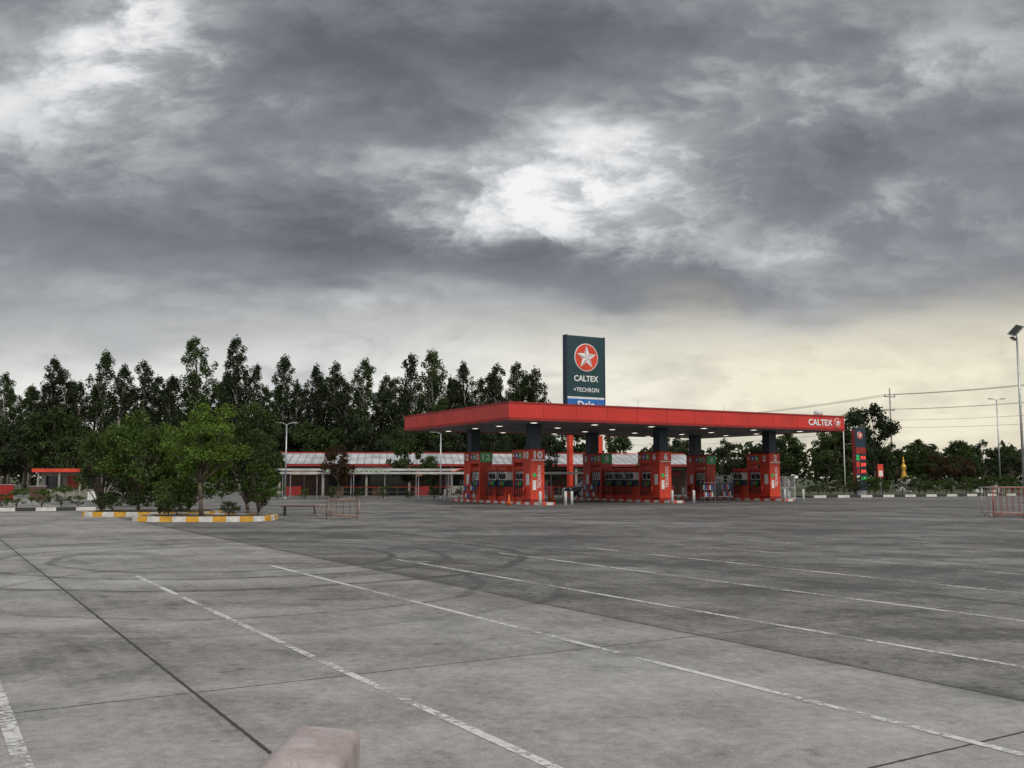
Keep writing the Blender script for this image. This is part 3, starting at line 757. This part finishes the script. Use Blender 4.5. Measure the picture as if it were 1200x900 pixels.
r = thing('golden_statue', 'small golden shrine figure on white plinth', 'statue', (44.5, 110, 0))
part(r, 'plinth', MB().box(-.7, .7, -.7, .7, 0, .9).box(-.5, .5, -.5, .5, .9, 1.5), [WHITE], bevel=.04)
part(r, 'figure', MB().lathe([(.35, 1.5), (.4, 1.7), (.3, 2.1), (.22, 2.5), (.32, 2.85), (.26, 3.1), (.1, 3.2), (.16, 3.4), (.14, 3.55), (.1, 3.65), (.05, 3.9), (.01, 4.1)], n=14), [GOLD], True)
for k in range(5):
    o = thing('stone_plinth', 'small white ornamental block on the verge', 'plinth', (50 + k*1.7 + (k % 2)*.6, 104 + (k % 3)*1.5, .1), .2 * k, 'white blocks on the verge')
    part(o, 'block', MB().box(-.35, .35, -.3, .3, 0, .7 + .2*(k % 3)), [WHITE], bevel=.03)
    part(o, 'cap', MB().box(-.42, .42, -.36, .36, .701 + .2*(k % 3), .8 + .2*(k % 3)), [CONC], bevel=.02)

# ------------------------------------------------------------------ foreground block
def hero_mat():
    m, nt, b = new_mat('faded_pink_concrete')
    tc = nt.new('ShaderNodeTexCoord').outputs['Object']
    n = nt.noise(tc, 5, 5, .6); n2 = nt.noise(tc, 70, 4, .7)
    sx_, sy_, sz_ = nt.sep(tc)[:3]
    drip = nt.noise(nt.xyz(nt.mul(sx_, 30.0), nt.mul(sy_, 30.0), nt.mul(sz_, 3.0)), 1.0, 4, .6)
    c = nt.ramp(n, [(.34, (.31, .245, .235)), (.5, (.38, .325, .315)), (.66, (.47, .435, .425))])
    c = nt.mix(nt.smooth(n2, .52, .64, 0, .4), c, (.20, .165, .155))
    c = nt.mix(nt.smooth(drip, .5, .68, 0, .4), c, (.24, .19, .18))
    nt.l.new(c, b.inputs['Base Color']); b.inputs['Roughness'].default_value = .65
    bn = nt.new('ShaderNodeBump'); bn.inputs['Strength'].default_value = .25; bn.inputs['Distance'].default_value = .004
    nt.l.new(n2, bn.inputs['Height']); nt.l.new(bn.outputs[0], b.inputs['Normal'])
    return m
def hero():
    mb = MB()
    prof = [(-.27, 0), (.170, 0), (.172, .850), (-.02, .868), (-.27, .62)]
    mb.extr(prof, -.20, .22)
    o = part(None, 'concrete_bollard', mb, [hero_mat()], False, loc=(-.655, 2.97, 0))
    bv_ = o.modifiers.new('b', 'BEVEL'); bv_.width = .035; bv_.segments = 6; bv_.limit_method = 'ANGLE'; bv_.angle_limit = math.radians(10)
    for p_ in o.data.polygons: p_.use_smooth = True
    tag(o, 'rounded weathered pinkish concrete block on the lot', 'bollard')
hero()

# ------------------------------------------------------------------ TREES
def leaf_mat(name, dark, mid, light):
    m, nt, b = new_mat(name)
    g_ = nt.new('ShaderNodeNewGeometry'); rnd = g_.outputs['Random Per Island']
    tc = nt.new('ShaderNodeTexCoord').outputs['Object']
    oi = nt.new('ShaderNodeObjectInfo').outputs['Random']
    f = nt.add(nt.mul(rnd, .45), nt.mul(nt.noise(tc, .7, 2), .6), nt.mul(nt.sub(oi, .5), .22), -.05)
    c = nt.ramp(f, [(.15, dark), (.5, mid), (.85, light)])
    nt.n.remove(b)
    df = nt.new('ShaderNodeBsdfDiffuse'); nt.l.new(c, df.inputs[0])
    tr = nt.new('ShaderNodeBsdfTranslucent'); nt.l.new(c, tr.inputs[0])
    mx_ = nt.new('ShaderNodeMixShader'); mx_.inputs[0].default_value = .25
    nt.l.new(df.outputs[0], mx_.inputs[1]); nt.l.new(tr.outputs[0], mx_.inputs[2])
    nt.l.new(mx_.outputs[0], nt.n['Material Output'].inputs[0])
    return m
L_DARK = leaf_mat('dark_foliage', (.019, .027, .015), (.042, .055, .029), (.085, .104, .055))
L_MID = leaf_mat('green_foliage', (.022, .034, .014), (.050, .076, .027), (.10, .135, .048))
L_LIGHT = leaf_mat('light_foliage', (.045, .078, .016), (.10, .165, .032), (.19, .26, .06))
L_BUSH = leaf_mat('bush_foliage', (.030, .052, .015), (.070, .115, .030), (.14, .20, .055))
L_RED = leaf_mat('reddish_foliage', (.03, .022, .014), (.075, .045, .028), (.12, .08, .045))

def leaves_mesh(name, clumps, per, size, mt, seed, flat=.0):
    rg = np.random.default_rng(seed); C = []
    for (c, rad) in clumps:
        n = max(8, int(per * (rad[0] * rad[2]) ** .9))
        dv = rg.normal(size=(n, 3)); dv /= np.linalg.norm(dv, axis=1)[:, None]
        rr = rg.random(n) ** .5
        C.append(np.array(c) + dv * rr[:, None] * np.array(rad))
    C = np.concatenate(C); N = len(C)
    a = rg.normal(size=(N, 3)); a[:, 2] *= .7; a /= np.linalg.norm(a, axis=1)[:, None]
    b = rg.normal(size=(N, 3)); b -= (a * b).sum(1)[:, None] * a; b /= np.linalg.norm(b, axis=1)[:, None]
    s1 = size * rg.uniform(.5, 1.2, N)[:, None]; s2 = s1 * rg.uniform(.35, .7, N)[:, None]
    V = np.stack([C - a*s1, C - b*s2 + a*s1*.1, C + a*s1, C + b*s2 + a*s1*.1], 1).reshape(-1, 3)
    me = bpy.data.meshes.new(name); me.vertices.add(4*N); me.vertices.foreach_set('co', V.astype(np.float32).ravel())
    me.loops.add(4*N); me.loops.foreach_set('vertex_index', np.arange(4*N, dtype=np.int32))
    me.polygons.add(N); me.polygons.foreach_set('loop_start', np.arange(0, 4*N, 4, dtype=np.int32))
    me.materials.append(mt); me.update(calc_edges=True); me.validate(); return me

def make_tree(name, label, cat, trunk_mb, crown_me, bark, group, loc, rz=0, scale=1):
    r = thing(name, label, cat, loc, rz, group)
    part(r, 'trunk', trunk_mb, [bark], True); obj('crown', crown_me, r)
    r.scale = scale if isinstance(scale, tuple) else (scale,)*3
    return r

def tall_variant(seed, mt):
    rd = random.Random(seed); tb = MB(); H = 20.0
    bend = [(rd.uniform(-.25, .25), rd.uniform(-.25, .25)) for _ in range(6)]
    pts = [(bend[k][0]*k*.35, bend[k][1]*k*.35, H*.95*k/5) for k in range(6)]; pts[0] = (0, 0, 0)
    tb.tube(pts, [.28, .22, .18, .13, .08, .02], 8)
    clumps = []
    def ax(z):
        f = min(max(z/(H*.95)*5, 0), 4.999); i = int(f); f -= i
        return [pts[i][k]*(1-f) + pts[i+1][k]*f for k in range(2)]
    n = 125
    wmax = rd.uniform(2.9, 3.5); lean = rd.uniform(.5, .66)
    for k in range(n):
        u = (k + rd.random()) / n; z = 4.0 + u * (H - 5.1)
        prof = wmax * (.66 + .34*min(1, u / .3)) * max(.02, 1 - max(0, (u - .28)) / .74) ** lean + .1
        if rd.random() < .10: prof *= 1.18
        ang = rd.uniform(0, 2*math.pi); rr = prof * rd.uniform(.2, .92); a0 = ax(z)
        c = (a0[0] + rr*math.cos(ang), a0[1] + rr*math.sin(ang), z + rr*.15)
        cr = rd.uniform(.42, .80) * (.72 + .42*(1 - u))
        clumps.append((c, (cr, cr, cr*rd.uniform(1.0, 1.7))))
        zb = max(1.5, z - rr*1.2 - .5); b0 = ax(zb)
        if k % 5 == 0: tb.tube([(b0[0], b0[1], zb), c], [.07, .02], 5)
    clumps.append(((*ax(H*.94), H*.945), (.5, .5, 1.0)))
    return tb, leaves_mesh('crown', clumps, 175, .165, mt, seed)
def broad_variant(seed, mt, H=6.0, R=2.6, trunk_h=1.5, leaf=.14, ncl=34, per=420, flat=.8, rs=1.0):
    rd = random.Random(seed); tb = MB()
    top = (rd.uniform(-.1, .1), rd.uniform(-.1, .1), trunk_h)
    tb.tube([(0, 0, 0), (top[0]*.5, top[1]*.5, trunk_h*.5), top], [H*.022, H*.018, H*.015], 8)
    clumps = []; ch = (H - trunk_h) / 2; cz = trunk_h + ch
    for k in range(ncl):
        while True:
            x, y, z = [rd.uniform(-1, 1) for _ in range(3)]
            q = x*x + y*y + z*z
            if .12 < q < 1: break
        f = .82 if z > 0 else .92
        c = (x*R*f*rd.uniform(.8, 1.12), y*R*f*rd.uniform(.8, 1.12), cz + z*ch*.88 + (0.1*ch if z > 0 else 0))
        cr = R * rd.uniform(.14, .30) * rs; clumps.append((c, (cr, cr, cr*flat*rd.uniform(.8, 1.2))))
        if k % 2 == 0:
            mid = (c[0]*.4, c[1]*.4, trunk_h + (c[2]-trunk_h)*.5)
            tb.tube([top, mid, c], [H*.010, H*.006, H*.002], 5)
    return tb, leaves_mesh('crown', clumps, per, leaf, mt, seed)

random.seed(11)
tallv = [tall_variant(100 + k, L_DARK if k % 3 else L_MID) for k in range(6)]
rows = [(-68.5,16.4),(-62.4,18.4),(-60.2,16.8),(-55.9,19.6),(-52.2,17.3),(-49,17.8),(-42.7,21.5),(-36.5,21.1),(-34.4,17.4),(-30.7,18.7),(-26.8,17.4),(-24.0,17.9),(-20.3,18.7),(-16.8,16.1),(-13.6,18.9),(-10.7,19.6),(-6.4,18.1),(-2.3,17.4),(1.2,18.1),(3.4,17.0),
        (-45.6,15.8),(-39.2,16.8),(-28.8,14.8),(-22.3,14.8),(-15.3,15.5),(-8.4,15.8),(-4.3,15.5),(-65.5,14.5),(-58,15)]
protos = [None]*6
def place(protos, variants, i, name, label, cat, bark, group, loc, rz, sc):
    if protos[i] is None:
        protos[i] = make_tree(name, label, cat, variants[i][0], variants[i][1], bark, group, loc, rz, sc)
        return protos[i]
    return copy_thing(protos[i], loc, rz, sc, label)
for k, (x, h) in enumerate(rows):
    sc = h / 20.1; y = 130 + random.uniform(-2, 2); wsc = sc * random.uniform(.95, 1.12)
    place(protos, tallv, k % 6, 'tall_tree', 'tall slender dark tree in roadside row', 'tree', PALEBARK, 'row of tall slender trees', (x, y, 0), random.uniform(0, 6.28), (wsc, wsc, sc))
for k in range(26):
    x = -72 + k*3.0 + random.uniform(-.8, .8); h = random.uniform(14.8, 17.2); sc = h/20.2
    place(protos, tallv, k % 6, 'tall_tree', 'tall slender dark tree in roadside row', 'tree', PALEBARK, 'row of tall slender trees', (x, 138, 0), random.uniform(0, 6.28), (sc*1.3, sc*1.3, sc))

bv = [broad_variant(300 + k, L_DARK if k % 2 else L_MID, leaf=.155, per=420) for k in range(4)]
bp = [None]*4
def broad(x, y, h, wf=1.0, lab='dense dark green broadleaf tree'):
    sc = h/6.0
    place(bp, bv, random.randrange(4), 'leafy_tree', lab, 'tree', BARK, 'broadleaf trees around the lot', (x, y, 0), random.uniform(0, 6.28), (sc*wf, sc*wf, sc))
for k in range(22):
    broad(-71 + k*3.7 + random.uniform(-1, 1), 122 + random.uniform(-3, 5), random.uniform(7.0, 9.8), random.uniform(.85, 1.05), 'dense dark green tree beneath taller row')
for (x, y, h) in ((-52, 92, 7.8), (-46, 96, 8.5), (-56, 100, 9.5), (-43, 94, 5.6), (-38, 96, 6), (-34, 94, 6.5), (-49, 88, 5.5)): broad(x, y, h)
for (x, y, h) in ((-9.5, 87, 5.2), (-12.5, 106, 7), (-2, 108, 7), (4, 108, 7.5), (12, 112, 7), (18, 112, 6.5), (-7.2, 86, 3.6), (3.0, 88, 4.4), (-20.5, 84, 3.8), (13.5, 91, 4.6)): broad(x, y, h, .8)
for (x, y, h, wf) in ((39.5, 112, 9.4, .75), (43.5, 116, 10.2, .7), (37.0, 110, 7.2, .9), (31.5, 118, 6.6, .9), (35, 122, 7.2, .9), (27, 124, 6.6, .8), (49, 130, 6.2, 1),
                      (54, 136, 6.6, .9), (59, 140, 7, .9), (64, 138, 6.4, 1), (69, 142, 7.2, .9), (75, 140, 6.6, 1), (81, 146, 7.4, .9), (46, 120, 5.2, 1), (66, 128, 5.4, 1), (60, 126, 4.8, 1.1), (73, 126, 5.2, 1.1), (22, 126, 6.6, 1),
                      (52, 124, 5.6, 1.1), (56.5, 131, 6.0, 1.1), (62, 134, 6.8, 1), (68, 133, 6.0, 1.1), (78, 132, 6.4, 1), (41, 126, 7, 1), (47, 140, 7.6, 1)):
    broad(x, y, h, wf)
rg = random.Random(5); cl = []
for k in range(150):
    x = -130 + k*2.0 + rg.uniform(-1, 1); h = rg.uniform(5.2, 8.6)
    cl.append(((x, 176 + rg.uniform(-4, 4), h*.5), (2.4, 2.4, h*.5)))
me = leaves_mesh('distant_woodland', cl, 34, .6, L_DARK, 77)
o = obj('distant_woodland', me); o['kind'] = 'stuff'; o['label'] = 'far belt of dark woodland along the horizon'; o['category'] = 'woodland'

sv = [broad_variant(400 + k, L_BUSH if k % 2 else L_MID, H=1.6, R=.95, trunk_h=.2, leaf=.07, ncl=20, per=800) for k in range(3)]
sp = [None]*3
def shrub(x, y, h, wf=1.0, z=.1):
    sc = h/1.6
    place(sp, sv, random.randrange(3), 'shrub', 'low rounded green shrub in planted bed', 'shrub', BARK, 'shrubs in planted beds', (x, y, z), random.uniform(0, 6.28), (sc*wf, sc*wf, sc))
for k in range(30):
    f = k/29; shrub(26.5 + f*34 + random.uniform(-.5, .5), 85 + f*17 + random.uniform(-.8, 2.5), random.uniform(.9, 2.0), random.uniform(1, 1.5))
for k in range(14): shrub(-33 + k*1.0, 50 + k*.4 + random.uniform(-.3, 1.6), random.uniform(.6, 1.3), 1.3, 0)
for k in range(14): shrub(-25 + k*1.9, 70 + k*.5, random.uniform(.7, 1.2), 1.2, 0)
def ptree(seed, m, H, R, th, leaf, ncl, per, flat, loc, name, lab, cat='tree', rs=1.0):
    tb, cm = broad_variant(seed, m, H=H, R=R, trunk_h=th, leaf=leaf, ncl=ncl, per=per, flat=flat, rs=rs)
    make_tree(name, lab, cat, tb, cm, BARK, None, loc)
ptree(511, L_LIGHT, 4.5, 1.6, 1.3, .075, 52, 1400, .7, (-12.2, 38.2, .15), 'planter_tree', 'slender light green tree in striped planter')
ptree(502, L_BUSH, 4.4, 1.95, .3, .078, 76, 900, .9, (-16.6, 43.2, .15), 'planter_tree', 'bushy green tree in striped planter', rs=.95)
ptree(513, L_MID, 5.0, 1.7, .5, .078, 74, 950, .95, (-11.8, 43.6, .0), 'planter_tree', 'dense bushy green tree in striped planter', rs=.95)
ptree(504, L_BUSH, 3.4, 1.5, .15, .07, 48, 1100, .9, (-14.3, 43.0, .15), 'planter_tree', 'short bushy tree in striped planter', rs=.95)
ptree(507, L_MID, 3.9, 1.5, .2, .07, 48, 1050, .9, (-18.6, 44.0, .0), 'planter_tree', 'short bushy tree in striped planter', rs=.95)
ptree(505, L_BUSH, 2.3, .8, .1, .055, 36, 2100, .9, (-10.0, 38.5, .15), 'planter_shrub', 'upright green shrub at planter end', 'shrub', rs=.9)
ptree(508, L_BUSH, 1.5, .85, .1, .055, 30, 1900, .9, (-13.7, 38.7, .15), 'planter_shrub', 'rounded green shrub in striped planter', 'shrub')
for (x, y) in ((-13.6, 38.0), (-12.9, 37.4), (-11.3, 38.9), (-11.0, 37.8)): shrub(x, y, .6, 1.3, .16)
for (x, y) in ((-18.0, 43), (-17.4, 42.2), (-15, 42.3), (-16.2, 42)): shrub(x, y, .9, 1.3, .16)
tb, cm = broad_variant(506, L_RED, H=4.3, R=1.55, trunk_h=1.2, leaf=.11, ncl=30, per=800, flat=.9)
make_tree('round_tree', 'rounded reddish brown leafed tree by shops', 'tree', tb, cm, BARK, None, (-13.8, 77, 0))
for (px_, y_) in ((47.5, 108), (52, 112)):
    make_tree('round_tree', 'rounded reddish brown leafed tree on verge', 'tree', tb, cm, BARK, None, (px_, y_, 0), 1.0)
